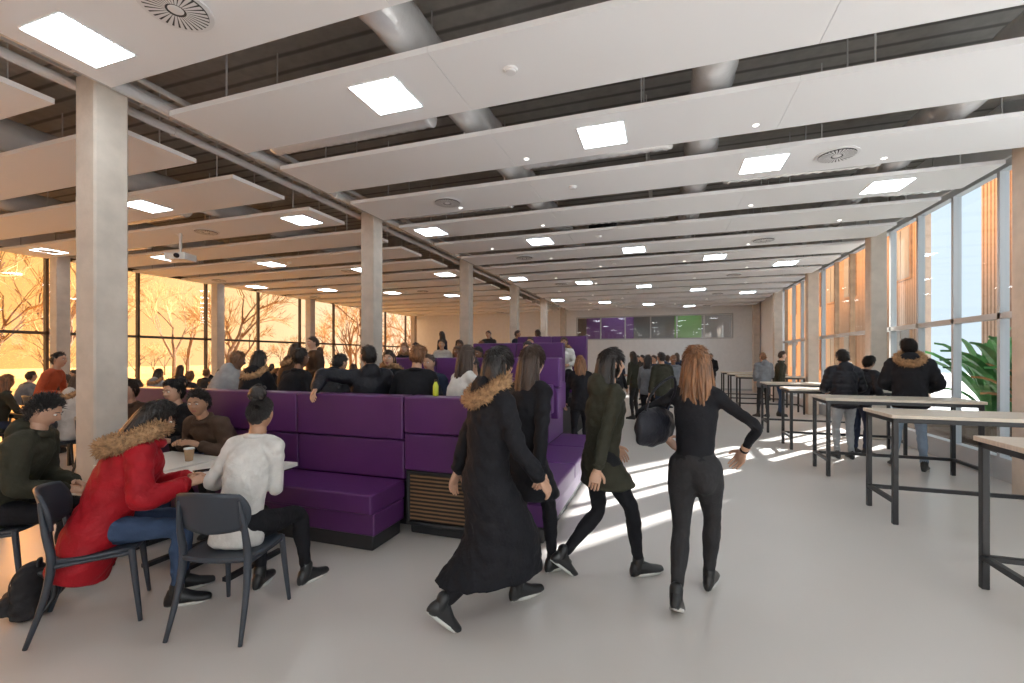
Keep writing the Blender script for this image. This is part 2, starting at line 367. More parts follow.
def person_mesh(name,hip=(0,0,.93),lean=4,side=0,twist=0,slouch=0,hyaw=0,hpitch=0,hroll=0,LH=(-.27,.02,.80),RH=(.27,.02,.80),
    LF=(-.10,0,.085,5,0),RF=(.10,.0,.085,-5,0),hair='short',bulk=0,female=0,puffer=0,skirt=0,det=0,wr=.004,fur=None,hood=0,
    cols=(0,'black','jean','b','b'),curl=.45,palm=None,epole=None,kpole=None,hem=0,lg=1.0,furR=.125,furr=.038,sw=1.0):
    hip=V3(*hip); mb=MB(); vox=.013 if det else .02
    l=math.radians(lean); sd=math.radians(side); U=nrm(V3(math.sin(sd),math.sin(l),math.cos(l)*math.cos(sd)))
    tw=math.radians(twist); sx=V3(math.cos(tw),math.sin(tw),0); sx=nrm(sx-U*np.dot(sx,U)); Fw=np.cross(U,sx)
    L=.53
    def cen(t): return hip+U*(t*L)+V3(0,1,0)*slouch*max(t,0)**2
    f=.9 if female else 1.0; b=bulk
    tr=MB()
    ellipsoid(tr,hip+U*.035,(.146,.108,.135),None,2,10,16)
    for s in (-1,1): ellipsoid(tr,hip+V3(s*.062,-.028,-.035),(.082*lg,.080*lg,.12*lg),None,2,10,14)
    legs=[]
    for s,F in ((-1,LF),(1,RF)):
        h=hip+V3(s*.080,0,0); A=V3(*F[:3])
        kp=V3(s*.12,1,.35) if kpole is None else V3(*kpole)
        kn,A2=ik(h,A,.43,.42,kp); legs.append((h,kn,A2,F))
        w=lg
        tube(tr,[h+V3(0,0,.02),h*.72+kn*.28,h*.4+kn*.6,kn,kn*.68+A2*.32,kn*.3+A2*.7,A2+(kn-A2)*.10],[.090,.089*w,.072*w,.056*w,.058*w,.044*w,.040 if female else .050],16,5,2)
        shoe(mb,A2,math.radians(F[3]),math.radians(F[4]))
    v,n,fc=remesh(tr,vox,9); v=wrinkle(v,n,wr*.7,1.3); mb.add(v,fc,2)
    tp=MB()
    secs=[(-.20-hem,.150+b,.112+b),(-.05,.156+b,.116+b),(.2,.138*f+b,.102+b),(.45,.144*f+b,.106+b+.012*female),(.68,.158*f+b,.113+b+.016*female),(.86,.150*f+b,.098+b),(.96,.100,.073),(1.03,.062,.06)]
    if hem<0: secs=[(.12,.140,.106)]+secs[2:]
    cs=catmull(np.array([[*cen(t),w,d] for t,w,d in secs]),4)
    if puffer:
        sl=np.arange(len(cs)); k=1+puffer*(np.abs(np.sin(sl*math.pi/2.6))-.5); k[-6:]=1; cs[:,3]*=k; cs[:,4]*=k
    loft(tp,cs[:,:3],[sx*q for q in cs[:,3]],[Fw*q for q in cs[:,4]],22,1,.03)
    arms=[]
    for s,H in ((-1,LH),(1,RH)):
        sh=cen(.90)+sx*s*(.160*f*sw+b*.4); Ht=V3(*H[:3])
        ep=V3(s*.55,-.7,-.55) if epole is None else V3(*epole[0 if s<0 else 1])
        el,W=ik(sh,Ht,.285,.255,ep); arms.append((sh,el,W,s))
        tube(tp,[cen(.97)+sx*s*.03,cen(.945)+sx*s*.11*f,sh],[.056,.057+b*.4,.056+b*.6],12,3,1)
        aw=.88 if female else 1
        tube(tp,[sh,sh*.5+el*.5,el,el*.5+W*.5,el*.1+W*.9],[.056*aw+b*.7,.048*aw+b*.7,.041*aw+b*.7,.038*aw+b*.7,.032*aw+b*.6],14,6,1,ripple=puffer*1.3,period=.075)
    if skirt:
        mid=[]
        for t in np.linspace(0,1,6):
            z=hip[2]-t*skirt; xs=[]
            for h,kn,A2,F in legs:
                a,bb=(h,kn) if z>kn[2] else (kn,A2); q=(a[2]-z)/max(a[2]-bb[2],1e-3); q=min(max(q,0),1); xs.append(a+(bb-a)*q)
            xs=np.array(xs); c=xs.mean(0); c[2]=z
            wx=.150+b+.02*t+.35*abs(xs[0][0]-xs[1][0])*t*.6; wy=.112+b+.02*t+.5*abs(xs[0][1]-xs[1][1])*.9
            mid.append((c,wx,wy))
        loft(tp,[m_[0] for m_ in mid][::-1],[V3(m_[1],0,0) for m_ in mid][::-1],[V3(0,m_[2],0) for m_ in mid][::-1],22,1,.012)
    if hood: 
        ellipsoid(tp,cen(1.0)-Fw*.085-U*.0,(.115,.065,.10),np.stack([sx,Fw,U],1),1,10,14)
    v,n,fc=remesh(tp,vox,4); v=wrinkle(v,n,wr,2.1+b); mb.add(v,fc,1)
    cn=cen(1.02); P=[cn+sx*.068*math.cos(a)+Fw*.066*math.sin(a)+U*.0 for a in np.linspace(0,2*math.pi,17)]
    tube(mb,P,[.014+.45*b]*17,8,1,1)
    for (sh,el,W,s) in arms:
        d=nrm(W-el); pn=V3(-s*.6,.1,-.8) if palm is None else V3(*palm)
        if abs(np.dot(nrm(pn),d))>.9: pn=V3(-s,0,-.1)
        hand(mb,W,d,pn,s,curl)
        tube(mb,[W-d*.035,W-d*.02],[.031+b*.6,.031+b*.6],12,1,1,cap=.006)
    nb=cen(1.0); yw=math.radians(hyaw)+tw; pt=math.radians(hpitch); rl=math.radians(hroll)
    Rz=np.array([[math.cos(yw),-math.sin(yw),0],[math.sin(yw),math.cos(yw),0],[0,0,1]])
    Rx=np.array([[1,0,0],[0,math.cos(pt),-math.sin(pt)],[0,math.sin(pt),math.cos(pt)]])
    Ry=np.array([[math.cos(rl),0,math.sin(rl)],[0,1,0],[-math.sin(rl),0,math.cos(rl)]])
    R=Rz@Rx@Ry
    hc=nb+nrm(U+V3(0,0,1.2))*.165+R@V3(0,.022,0)
    tube(mb,[nb-U*.03,nb+(hc-nb)*.45,hc+R@V3(0,-.015,-.03)],[.060,.050,.050],14,3,0)
    head(mb,hc,R,det,hair,random.random()*6)
    if fur=='down':
        Rf=np.stack([sx,nrm(Fw*.75+U*.65),nrm(U*.75-Fw*.65)],1); furring(mb,cen(1.03)-Fw*(.055+(furR-.125)),Rf,furR,furr,8,2200 if det else 300)
    sk,tpn,bt,hr,sn=cols
    mats=[SK[sk],C[tpn],C[bt],SHB if sn=='b' else SHW,{'b':HB,'n':HBR,'d':HD}[hr],EYE,IR,LIP,FURD if fur!='down' else FUR,SOLE if det and sn!='k' else SOLB]
    if sn in('k','ws'): mats[3]=SHB
    return mb.mesh(name,mats,True)
def person(name,loc,yaw,sc=1,**kw):
    me=person_mesh(name,**kw); return inst(name,me,loc,math.radians(yaw),sc)
SITF=dict(LF=(-.11,.42,.085,8,0),RF=(.11,.40,.085,-8,0))
def sit(**k):
    d=dict(hip=(0,0,.57),lean=16,LH=(-.16,.40,.74),RH=(.16,.40,.74),slouch=.04,**SITF); d.update(k); return d
# --- foreground seated group
person('student_in_red_parka',(-3.36,1.84,0),-38,**sit(lean=20,slouch=.06,bulk=.042,female=1,hair='long',fur='down',hood=1,furR=.155,furr=.05,hpitch=-26,cols=(3,'red','jean','b','b'),det=1,wr=.005,hem=.36,LH=(-.04,.46,.80),RH=(.16,.46,.80)))
person('student_in_white_sweater',(-2.53,2.12,0),14,**sit(lean=14,slouch=.05,bulk=.008,female=1,hair='bun',hpitch=-22,hyaw=10,cols=(1,'white','black','b','b'),det=1,LH=(-.20,.36,.78),RH=(-.02,.38,.78),LF=(-.10,.36,.085,8,0),RF=(.20,.44,.085,-20,0)))
person('student_in_olive_jacket',(-4.42,1.82,0),-48,**sit(lean=16,slouch=.06,bulk=.035,hair='curly',hpitch=-24,hood=1,cols=(3,'olive','black','b','b'),det=1,LH=(-.06,.40,.70),RH=(.08,.40,.68)))
person('student_on_sofa_in_dark_jacket',(-4.70,3.36,0),195,**sit(hip=(0,0,.60),lean=12,bulk=.025,hair='short',hpitch=-4,hyaw=-10,cols=(3,'black','jean','b','b'),det=1,LH=(-.12,.36,.82),RH=(.12,.40,.82)))
person('student_on_sofa_with_jacket',(-5.42,3.36,0),200,**sit(hip=(0,0,.60),lean=12,bulk=.02,hair='short',hpitch=-8,cols=(0,'brown','black','d','b'),det=1))
person('student_on_sofa_leaning',(-4.06,3.34,0),185,**sit(hip=(0,0,.60),lean=32,bulk=.03,hair='curly',hpitch=-6,hyaw=20,cols=(1,'brown','char','b','b'),det=1,LH=(-.10,.45,.84),RH=(.16,.42,.84),LF=(-.11,.30,.085,8,0),RF=(.11,.30,.085,-8,0)))
# --- walkers
person('walking_woman_in_long_coat',(-1.06,2.64,0),-46,hip=(0,0,.88),lean=6,bulk=.03,female=1,hair='long',fur='down',hood=1,skirt=.62,
   LF=(-.07,.26,.088,3,-4),RF=(.07,-.30,.165,-3,42),LH=(-.27,-.12,.82),RH=(.24,.26,.88),hyaw=10,cols=(3,'black','black','b','b'),det=1,wr=.006)
person('walking_woman_in_black_coat',(-.97,3.18,0),-30,hip=(0,0,.90),lean=5,bulk=.022,female=1,hair='long',skirt=.30,
   LF=(-.07,-.20,.12,3,25),RF=(.07,.22,.088,-3,0),LH=(-.25,.18,.84),RH=(.25,-.10,.83),hyaw=-8,cols=(0,'black','black','d','b'),det=1)
person('walking_woman_in_olive_jacket',(-.44,3.38,0),-58,hip=(0,0,.88),lean=6,bulk=.018,female=1,hair='long',skirt=.20,hood=1,
   LF=(-.07,-.27,.15,3,38),RF=(.07,.27,.088,-3,-6),LH=(-.26,.25,.90),RH=(.26,-.15,.84),cols=(3,'olive','black','b','b'),det=1,wr=.005)
person('walking_woman_in_leggings',(.20,3.20,0),-14,hip=(0,0,.89),lean=5,bulk=-.004,female=1,hair='long',hyaw=14,hem=-.1,lg=1.05,sw=.95,
   LF=(-.065,-.24,.14,5,30),RF=(.05,.24,.095,-3,-4),LH=(-.22,.14,1.05),RH=(.27,.16,1.00),epole=((-1,-.25,-.05),(1,-.45,-.1)),cols=(3,'black','char','n','ws'),det=1,wr=.002)
# --- right standing
person('student_in_puffer_jacket',(2.75,8.5,0),5,lean=3,bulk=.04,puffer=.12,hair='curly',hood=1,hpitch=-12,cols=(1,'blackp','lgrey','b','b'),det=1,LH=(-.16,.26,1.08),RH=(.16,.26,1.08))
person('student_leaning_in_dark_coat',(3.12,8.95,0),-60,.96,lean=16,bulk=.03,puffer=.1,hair='short',hpitch=-14,cols=(3,'blackp','navy','b','b'),det=1,LH=(-.16,.26,1.0),RH=(.16,.26,1.0))
person('student_in_fur_hood_jacket',(3.40,8.02,0),-20,1.09,lean=5,bulk=.045,puffer=.05,hair='short',fur='down',hood=1,hyaw=30,hpitch=-8,cols=(2,'black','jeanl','b','b'),det=1,LH=(-.17,.24,1.06),RH=(.2,.22,1.05),LF=(-.16,.05,.085,10,0),RF=(.14,-.06,.085,-10,0))
# --- templates
T={}
T['sitA']=person_mesh('sitA',**sit(hair='short',bulk=.02))
T['sitB']=person_mesh('sitB',**sit(lean=6,hair='long',female=1,bulk=.015,LH=(-.12,.30,.66),RH=(.18,.42,.78),hyaw=20))
T['sitC']=person_mesh('sitC',**sit(lean=26,hair='curly',bulk=.035,hood=1,hpitch=-14,hyaw=-18))
T['sitF']=person_mesh('sitF',**sit(lean=10,hair='long',female=1,bulk=.035,hood=1,fur='down',hyaw=10))
T['staA']=person_mesh('staA',hair='short',bulk=.025,LH=(-.25,.12,.83),hyaw=15,cols=(3,'black','jean','b','b'))
T['staB']=person_mesh('staB',hair='long',female=1,bulk=.02,RH=(.12,.30,1.12),LH=(-.27,.05,.82),hyaw=-20)
T['staC']=person_mesh('staC',hair='curly',bulk=.04,hood=1,LH=(-.12,.22,1.0),RH=(.12,.22,1.0),LF=(-.14,.05,.085,12,0))
T['walA']=person_mesh('walA',hip=(0,0,.88),lean=5,hair='short',bulk=.02,LF=(-.09,.28,.09,2,-6),RF=(.09,-.28,.155,-2,40),LH=(-.27,-.16,.85),RH=(.27,.22,.88))
T['walB']=person_mesh('walB',hip=(0,0,.89),lean=4,hair='long',female=1,bulk=.02,LF=(-.08,-.24,.14,2,34),RF=(.08,.24,.088,-2,-4),LH=(-.26,.2,.87),RH=(.26,-.14,.84))
tops=['black','black','navy','char','grey','olive','blackp','brown','black','lgrey','navy','white','char','blue','jean','sand']
bots=['jean','black','char','jean','navy','black']
def crowd(kind,loc,yaw,name=None,top=None,bot=None,sc=None,sk=None):
    nm=name or ('seated_student' if kind.startswith('sit') else 'walking_student' if kind.startswith('wal') else 'standing_student')
    return inst(nm,T[kind],loc,math.radians(yaw),sc or random.uniform(.95,1.03),{0:SK[random.choice([0,0,1,2,3,3]) if sk is None else sk],1:C[top or random.choice(tops)],2:C[bot or random.choice(bots)],4:random.choice([HB,HB,HD,HD,HBR])})

# ------------------------------------------------------------ room shell
XL,XR,YN,YF,ZT=-14.3,4.3,-5.0,24.0,4.95
def bx(name,x0,x1,y0,y1,z0,z1,m,bev=0,seg=1):
    b=MB(); b.box(x0,x1,y0,y1,z0,z1); return b.obj(name,[m],bevel=bev,seg=seg)
bx('floor',XL-.3,XR+.3,YN-.2,YF+.2,-.2,0,M['floor'])
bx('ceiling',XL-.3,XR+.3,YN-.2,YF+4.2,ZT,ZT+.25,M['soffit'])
bx('wall_near',XL,XR,YN-.2,YN,0,ZT,M['wall'])
w=MB()
w.box(XL,-4.4,YF,YF+.2,0,ZT,0); w.box(-4.4,XR,YF,YF+.2,0,2.55,0); w.box(-4.4,XR,YF,YF+.2,3.75,ZT,0); w.box(3.2,XR,YF,YF+.2,2.55,3.75,0)
w.obj('wall_back',[M['wall']])
w=MB()
for x in np.arange(-4.4,3.21,1.266): w.box(x-.03,x+.03,YF-.02,YF+.1,2.55,3.75,0)
w.box(-4.4,3.2,YF-.02,YF+.1,2.53,2.59,0); w.box(-4.4,3.2,YF-.02,YF+.1,3.70,3.76,0); w.box(-4.4,3.2,YF+.04,YF+.05,2.55,3.75,1)
w.obj('window_1',[M['frame_r'],M['glass']])
bx('wall_upper_room',-14,6,YF+4,YF+4.2,2.3,ZT,M['darkglass'])
bx('violet_wall_panel',-4.3,-1.6,YF+2.6,YF+2.75,2.36,ZT-.3,M['violet']); bx('green_wall_panel',.6,2.0,YF+2.6,YF+2.75,2.36,ZT-.3,M['green'])
bx('upper_room_floor',-14,6,YF+.2,YF+4.2,2.2,2.34,M['concrete'])
CD=[2.71+4.035*k for k in range(-1,6)]
cm=MB(); cm.box(-.135,.135,-.135,.135,0,4.17); cme=cm.mesh('column',[M['concrete']])
for d in CD:
    for x in (-4.9,-13.75,4.02): 
        if d<YF: 
            o=inst('concrete_column',cme,(x,d,0)); bv=o.modifiers.new('b','BEVEL'); bv.width=.015
DD=4.035
ys=[2.71+DD*(k)/2 for k in range(-3,12)]; ys=[y for y in ys if YN<y<YF]
w=MB()
w.box(XL-.06,XL+.06,YN,YF,0,.12,0); w.box(XL-.05,XL+.05,YN,YF,2.18,2.25,0); w.box(XL-.06,XL+.06,YN,YF,4.06,4.16,0)
for y in ys: w.box(XL-.05,XL+.05,y-.03,y+.03,.1,4.1,0)
w.box(XL-.006,XL+.006,YN,YF,.1,4.1,1)
w.obj('window_2',[M['frame_l'],M['glass']])
bx('wall_left',XL-.1,XL+.1,YN,YF,4.14,ZT,M['wall'])
w=MB(); w.box(XR-.06,XR+.08,YN,YF,0,.30,0); w.box(XR-.05,XR+.05,YN,YF,2.14,2.22,0);w.box(XR-.06,XR+.06,YN,YF,4.10,4.22,0)
for y in np.arange(2.71-DD*1.75,YF,DD/4):
    if y>YN: w.box(XR-.05,XR+.05,y-.028,y+.028,.28,4.15,2 if y>10.8 and int((y-2.71)/DD)%2==0 else 0)
w.box(XR-.006,XR+.006,YN,YF,.28,4.15,1)
w.obj('window_3',[M['frame_r'],M['glass'],M['frame_w']])
w=MB(); w.box(XR-.1,XR+.1,YN,YF,4.2,ZT,0); w.obj('wall_right',[M['wall']])
bx('wall_right_pier',XR-.1,XR+.12,19.5,YF,.0,4.2,M['wall'])
bx('baseboard_back',XL,XR,YF-.02,YF,0,.1,M['frame_r'])
# ------------------------------------------------------------ ceiling
PD=1.345; ZP=4.0; PH=.43
def pc(i): return 2.15+PD*i
for i in range(-4,17):
    y=pc(i)+.03
    if y>YF-.4: continue
    for x0,x1 in ((-4.6,3.98),(-14.05,-5.4)):
        b=MB(); n=3; w_=(x1-x0)/n
        for q in range(n):
            b.box(x0+q*w_+.002,x0+(q+1)*w_-.002,y-PH,y+PH,ZP,ZP+.05)
        b.box(x0+.05,x1-.05,y-PH+.05,y+PH-.05,ZP+.05,ZP+.055)
        for xx in np.arange(x0+.6,x1,1.9):
            for yy in (y-.3,y+.3): b.box(xx-.006,xx+.006,yy-.006,yy+.006,ZP+.05,ZT,1)
        b.obj('ceiling_panel',[M['white'],M['galv']])
lm=MB(); lm.box(-.24,.24,-.24,.24,-.010,0,1); lm.box(-.228,.228,-.228,.228,-.014,-.009,0); lme=lm.mesh('upper_room_fill_panel',[M['led'],M['plastic_w']])
gm=MB()
for r,h,mm in ((.22,-.012,0),(.19,-.018,1)):
    N=32; v=[(r*math.cos(2*math.pi*i/N),r*math.sin(2*math.pi*i/N),0) for i in range(N)]+[(r*math.cos(2*math.pi*i/N),r*math.sin(2*math.pi*i/N),h) for i in range(N)]
    gm.add(v,[tuple(range(N,2*N))[::-1]]+[(i,(i+1)%N,(i+1)%N+N,i+N) for i in range(N)],mm)
for k in range(30):
    a=2*math.pi*k/30; ca,sa=math.cos(a),math.sin(a)
    t=V3(-sa,ca,0)*.013; p=V3(ca,sa,0)
    gm.add([p*.06-t*.4+V3(0,0,-.022),p*.06+t*.4+V3(0,0,-.022),p*.188+t+V3(0,0,-.022),p*.188-t+V3(0,0,-.022)],[(0,1,2,3)],0)
ellipsoid(gm,(0,0,-.016),(.05,.05,.010),None,0,6,16)
gme=gm.mesh('round_air_diffuser',[M['plastic_w'],M['dark']])
sm=MB(); N=20
for r,h in ((.06,-.015),(.045,-.03)):
    v=[(r*math.cos(2*math.pi*i/N),r*math.sin(2*math.pi*i/N),0) for i in range(N)]+[(r*.92*math.cos(2*math.pi*i/N),r*.92*math.sin(2*math.pi*i/N),h) for i in range(N)]
    sm.add(v,[tuple(range(N,2*N))[::-1]]+[(i,(i+1)%N,(i+1)%N+N,i+N) for i in range(N)],0)
sme=sm.mesh('smoke_detector',[M['plastic_w']])
dl=MB(); ellipsoid(dl,(0,0,0),(.03,.03,.008),None,0,6,16); dle=dl.mesh('downlight',[M['spot']])
for i in range(-4,17):
    y=pc(i)
    if y>YF-.4: continue
    for m_ in range(-3,4):
        x=-4.15+1.77*i+7.08*m_
        if -4.5<x<3.65 or -13.7<x<-5.75: inst('upper_room_fill_panel',lme,(x,y,ZP))
    if i%3==0:
        for x in (-3.13,1.93,-8.19,-13.0): inst('round_air_diffuser',gme,(x,y,ZP))
    if i%2==1:
        for x in (-1.19,-8.9): inst('smoke_detector',sme,(x,y,ZP))
    if i>1:
        for x in (-3.55+((i*37)%5)*.5,.5+((i*53)%7)*.4): inst('downlight',dle,(x,y+.30,ZP))
for x in (-2.4,1.2): inst('upper_room_fill_panel',lme,(x,YF+1.6,ZT-.02),0,1.2)  # extra panels added only to brighten the upper room behind the far glazing
for d in CD:
    bx('ceiling_beam',XL,XR,d-.15,d+.15,4.66,ZT,M['beam'])
for x in (-2.0,.45,2.9,-7.5,-10.5):
    b=MB(); P=[(x,y,4.30) for y in np.arange(YN+.1,YF-.1,.11)]; n=len(P)
    tube(b,P,[.19+(.018 if q%10==0 else .006 if q%2 else 0) for q in range(n)],20,1,0,cap=.01)
    b.obj('ventilation_duct',[M['galv']],True)
for k,(x0,x1,i) in enumerate(((-4.3,-2.3,3.5),(.80,2.6,3.5),(-4.4,-2.3,1.5),(.75,2.6,5.5),(-4.3,-2.3,6.5),(-12.5,-10.8,3.5),(-9.9,-7.8,2.5),(-1.7,.15,4.5),(-1.7,.15,2.5),(3.15,3.9,4.5),(-4.3,-2.3,8.5),(.75,2.6,8.5))):
    b=MB(); y=pc(i); P=[(x,y,4.18) for x in np.arange(x0,x1,.06)]; tube(b,P,[.125+(.014 if q%2 else 0) for q in range(len(P))],16,1,0,cap=.01); b.obj('flexible_duct',[M['galv']],True)
for i,x in ((2.5,1.2),(1.5,2.4),(5.5,-1.2)):
    b=MB(); b.box(x-.28,x+.28,pc(i)-.12,pc(i)+.12,4.2,4.5); b.obj('air_handling_box',[M['dark']],bevel=.01,seg=1)
b=MB()
for x,z,r in ((-4.70,4.10,.055),(-4.70,4.26,.03),(-5.20,4.16,.045)): 
    P=[(x,y,z) for y in np.arange(YN+.1,YF-.1,1.0)]; tube(b,P,[r]*len(P),14,1,0)
    for y in np.arange(YN+.5,YF-.3,2.0175): tube(b,[(x,y-.03,z),(x,y+.03,z)],[r*1.25]*2,14,1,0,cap=.002)
for x in (-5.36,-5.10): b.box(x-.01,x+.01,YN+.1,YF-.1,4.34,4.40)
for y in np.arange(YN+.2,YF-.2,.3): b.box(-5.36,-5.10,y-.015,y+.015,4.345,4.36)
b.obj('cable_tray_and_pipes',[M['galv']],False)
b=MB(); b.box(-.2,.2,-.16,.16,-.13,0,0); tube(b,[(.06,-.16,-.065),(.06,-.185,-.065)],[.045,.045],14,1,1); b.box(-.02,.02,-.02,.02,0,.40,0); b.box(-.08,.08,-.08,.08,.0,.02,0)
b.obj('ceiling_projector',[M['plastic_w'],M['lens']],loc=(-8.75,6.1,3.60),rot=.3,bevel=.012,seg=2)

# ------------------------------------------------------------ purple tiered seating
def cushions(b,x0,x1,y0,y1,z0,z1,n,m=0,g=.008,axis='x'):
    for k in range(n):
        if axis=='x':
            a=x0+(x1-x0)*k/n; c=x0+(x1-x0)*(k+1)/n; b.box(a+g/2,c-g/2,y0,y1,z0,z1,m)
        else:
            a=y0+(y1-y0)*k/n; c=y0+(y1-y0)*(k+1)/n; b.box(x0,x1,a+g/2,c-g/2,z0,z1,m)
b=MB()
b.box(-5.9,-2.3,3.18,3.6,0,.14,2)
b.box(-5.92,-2.26,3.14,3.6,.14,.33,0)
cushions(b,-5.93,-2.25,3.08,3.60,.335,.50,2)
cushions(b,-5.93,-2.25,3.58,3.72,.505,.86,3)
cushions(b,-5.93,-2.25,3.56,3.76,.87,1.27,3)
cushions(b,-2.24,-1.45,3.56,3.76,.60,.93,1); cushions(b,-2.24,-1.45,3.55,3.77,.94,1.27,1)
b.box(-2.24,-1.46,3.60,3.75,.13,.60,3); b.box(-2.24,-1.44,3.585,3.62,.555,.595,2); b.box(-2.24,-1.44,3.585,3.62,.09,.13,2);b.box(-2.24,-2.2,3.585,3.62,.09,.6,2);b.box(-1.48,-1.44,3.585,3.62,.09,.6,2)
b.box(-2.22,-1.5,3.64,3.75,0,.10,2)
b.obj('purple_sofa_front',[M['purple'],M['seam'],M['plinth'],M['woodpanel']],bevel=.022,seg=3)
b=MB()
b.box(-1.42,-.98,3.78,6.5,0,.13,1); b.box(-1.42,-.93,3.79,6.52,.13,.33,0)
cushions(b,-1.42,-.88,3.78,6.54,.335,.50,3,axis='y')
cushions(b,-1.56,-1.40,3.80,6.54,.505,.88,3,axis='y'); cushions(b,-1.58,-1.36,3.80,6.54,.89,1.27,3,axis='y')
b.obj('purple_sofa_side',[M['purple2'],M['plinth']],bevel=.022,seg=3)
def tier(name,x0,x1,y0,y1,z,m='plinth'): return bx(name,x0,x1,y0,y1,0,z,M[m],.01)
tier('seating_platform',-5.9,-1.6,3.80,6.1,.42)
b=MB(); b.box(-5.9,-1.62,3.80,4.22,.42,.66,0); cushions(b,-5.9,-1.62,3.79,4.28,.665,.83,3); b.obj('purple_sofa_rear_bench',[M['purple']],bevel=.02,seg=2)
b=MB(); cushions(b,-4.0,-1.60,5.30,5.80,.62,.80,3); b.box(-3.98,-1.62,5.34,5.8,.42,.61,0)
cushions(b,-4.0,-1.30,5.78,5.95,.81,1.22,3); cushions(b,-4.0,-1.28,5.76,5.98,1.23,1.62,3)
b.obj('purple_sofa_second_row',[M['purple2']],bevel=.022,seg=2)
P3,P4=.62,.80
tier('seating_platform',-6.4,-1.75,6.12,9.0,P3)
b=MB(); cushions(b,-3.6,-1.78,7.75,8.25,P3+.2,P3+.37,2); b.box(-3.58,-1.8,7.8,8.2,P3,P3+.19,0); cushions(b,-3.6,-1.76,8.22,8.42,P3+.38,1.90,2)
cushions(b,-6.3,-3.8,8.3,8.75,P3+.2,P3+.37,2); b.box(-6.28,-3.82,8.35,8.7,P3,P3+.19,0)
b.obj('purple_sofa_third_row',[M['purple2']],bevel=.022,seg=2)
tier('seating_platform',-6.4,-1.75,9.02,12.4,P4)
b=MB(); cushions(b,-3.5,-1.76,10.3,10.85,P4+.2,P4+.36,2); b.box(-3.48,-1.8,10.35,10.8,P4,P4+.19,0); cushions(b,-3.5,-1.74,10.8,11.0,P4+.37,2.14,2)
b.obj('purple_sofa_top_row',[M['purple2']],bevel=.022,seg=2)
b=MB(); cushions(b,-6.3,-3.8,10.2,10.62,P4+.2,P4+.37,2,g=.01); b.box(-6.28,-3.82,10.22,10.6,P4,P4+.19,0); b.obj('purple_bench',[M['purple2']],bevel=.022,seg=2)
# people on the tiers
crowd('sitC',(-3.58,4.06,.37),10,top='blackp',sk=3)
person('student_leaning_over_sofa_back',(-3.02,4.12,.37),22,**sit(lean=-2,slouch=0,twist=25,bulk=.045,hair='short',hood=1,hyaw=10,LH=(-.42,-.42,.94),RH=(.2,.35,.7),epole=((-1,.1,.5),(.5,-.6,-.5)),cols=(3,'blackp','black','b','b')))
crowd('sitA',(-4.15,4.06,.37),-8,top='black'); crowd('sitF',(-4.68,4.06,.37),4,top='black'); crowd('sitC',(-5.3,4.06,.37),-6,top='lgrey')
crowd('sitB',(-1.95,4.06,.37),-35,top='white',sk=3)
crowd('sitA',(-2.48,4.06,.37),12,top='black')
for x,k,t in ((-3.6,'sitF','black'),(-2.9,'sitA','navy'),(-2.2,'sitC','char')): crowd(k,(x,5.46,.34),178+random.uniform(-15,15),top=t)
crowd('sitF',(-5.45,5.35,.50),-30,top='brown'); crowd('staC',(-5.3,5.85,.42),150,top='brown',sc=.88)
b=MB(); cushions(b,-5.8,-5.1,5.05,5.6,.72,.90,1); b.box(-5.78,-5.12,5.1,5.6,.42,.71,0); b.obj('purple_ottoman',[M['purple2']],bevel=.022,seg=2)
for x,y,k in ((-5.9,8.45,'sitA'),(-5.25,8.45,'sitF'),(-4.6,8.45,'sitC'),(-4.0,8.45,'sitB')): crowd(k,(x,y,P3-.10),180+random.uniform(-20,20))
for x,k in ((-3.2,'sitC'),(-2.3,'sitF')): crowd(k,(x,7.9,P3-.10),180+random.uniform(-20,20))
for x,k in ((-5.9,'sitC'),(-5.35,'sitA'),(-4.8,'sitB'),(-4.2,'sitF')): crowd(k,(x,10.35,P4-.1),180+random.uniform(-20,20))
for x,y,k,a in ((-5.5,11.8,'staA',0),(-4.7,11.9,'staC',180),(-6.0,11.6,'staB',80),(-3.9,11.9,'staA',-100),(-3.2,11.8,'staC',60)): crowd(k,(x,y,P4),a,sc=.90,top=random.choice(['black','navy','char']))
for x,k in ((-3.0,'sitA'),(-2.2,'sitF')): crowd(k,(x,10.5,P4-.10),180)
b=MB(); tube(b,[(0,0,0),(0,0,.09),(0,0,.11),(0,0,.13)],[.026,.026,.018,.012],14,1,0,cap=.004); tube(b,[(0,0,.13),(0,0,.145)],[.014,.014],12,1,1,cap=.003)
b.obj('water_bottle',[M['bottle'],M['black']],True,loc=(-1.97,3.66,1.275))
# ------------------------------------------------------------ chairs and tables
def shell(mb,fn,nu,nv,th,m=0):
    P=np.array([[fn(u,v) for v in np.linspace(-1,1,nv)] for u in np.linspace(-1,1,nu)])
    du=np.gradient(P,axis=0);dv=np.gradient(P,axis=1);n=np.cross(du,dv);n/=np.maximum(np.linalg.norm(n,axis=2),1e-9)[...,None]
    A=(P+n*th/2).reshape(-1,3);B=(P-n*th/2).reshape(-1,3);o=len(A);f=[]
    for i in range(nu-1):
        for j in range(nv-1):
            a=i*nv+j;f.append((a,a+nv,a+nv+1,a+1));f.append((a+o,a+1+o,a+nv+1+o,a+nv+o))
    for i in range(nu-1):
        a=i*nv;f.append((a,a+o,a+nv+o,a+nv)); a=i*nv+nv-1;f.append((a,a+nv,a+nv+o,a+o))
    for j in range(nv-1):
        f.append((j,j+1,j+1+o,j+o)); a=(nu-1)*nv+j;f.append((a,a+o,a+1+o,a+1))
    mb.add(np.concatenate([A,B]),f,m)
ch=MB()
sq=lambda u,v,k:(u*math.sqrt(1-k*v*v),v*math.sqrt(1-k*u*u))
def seatf(u,v):
    a,b_=sq(u,v,.28); return (a*.225,b_*.225+.0,.455-.012*math.cos(a*1.5)*math.cos(b_*1.5)-.02*max(0,b_-.6))
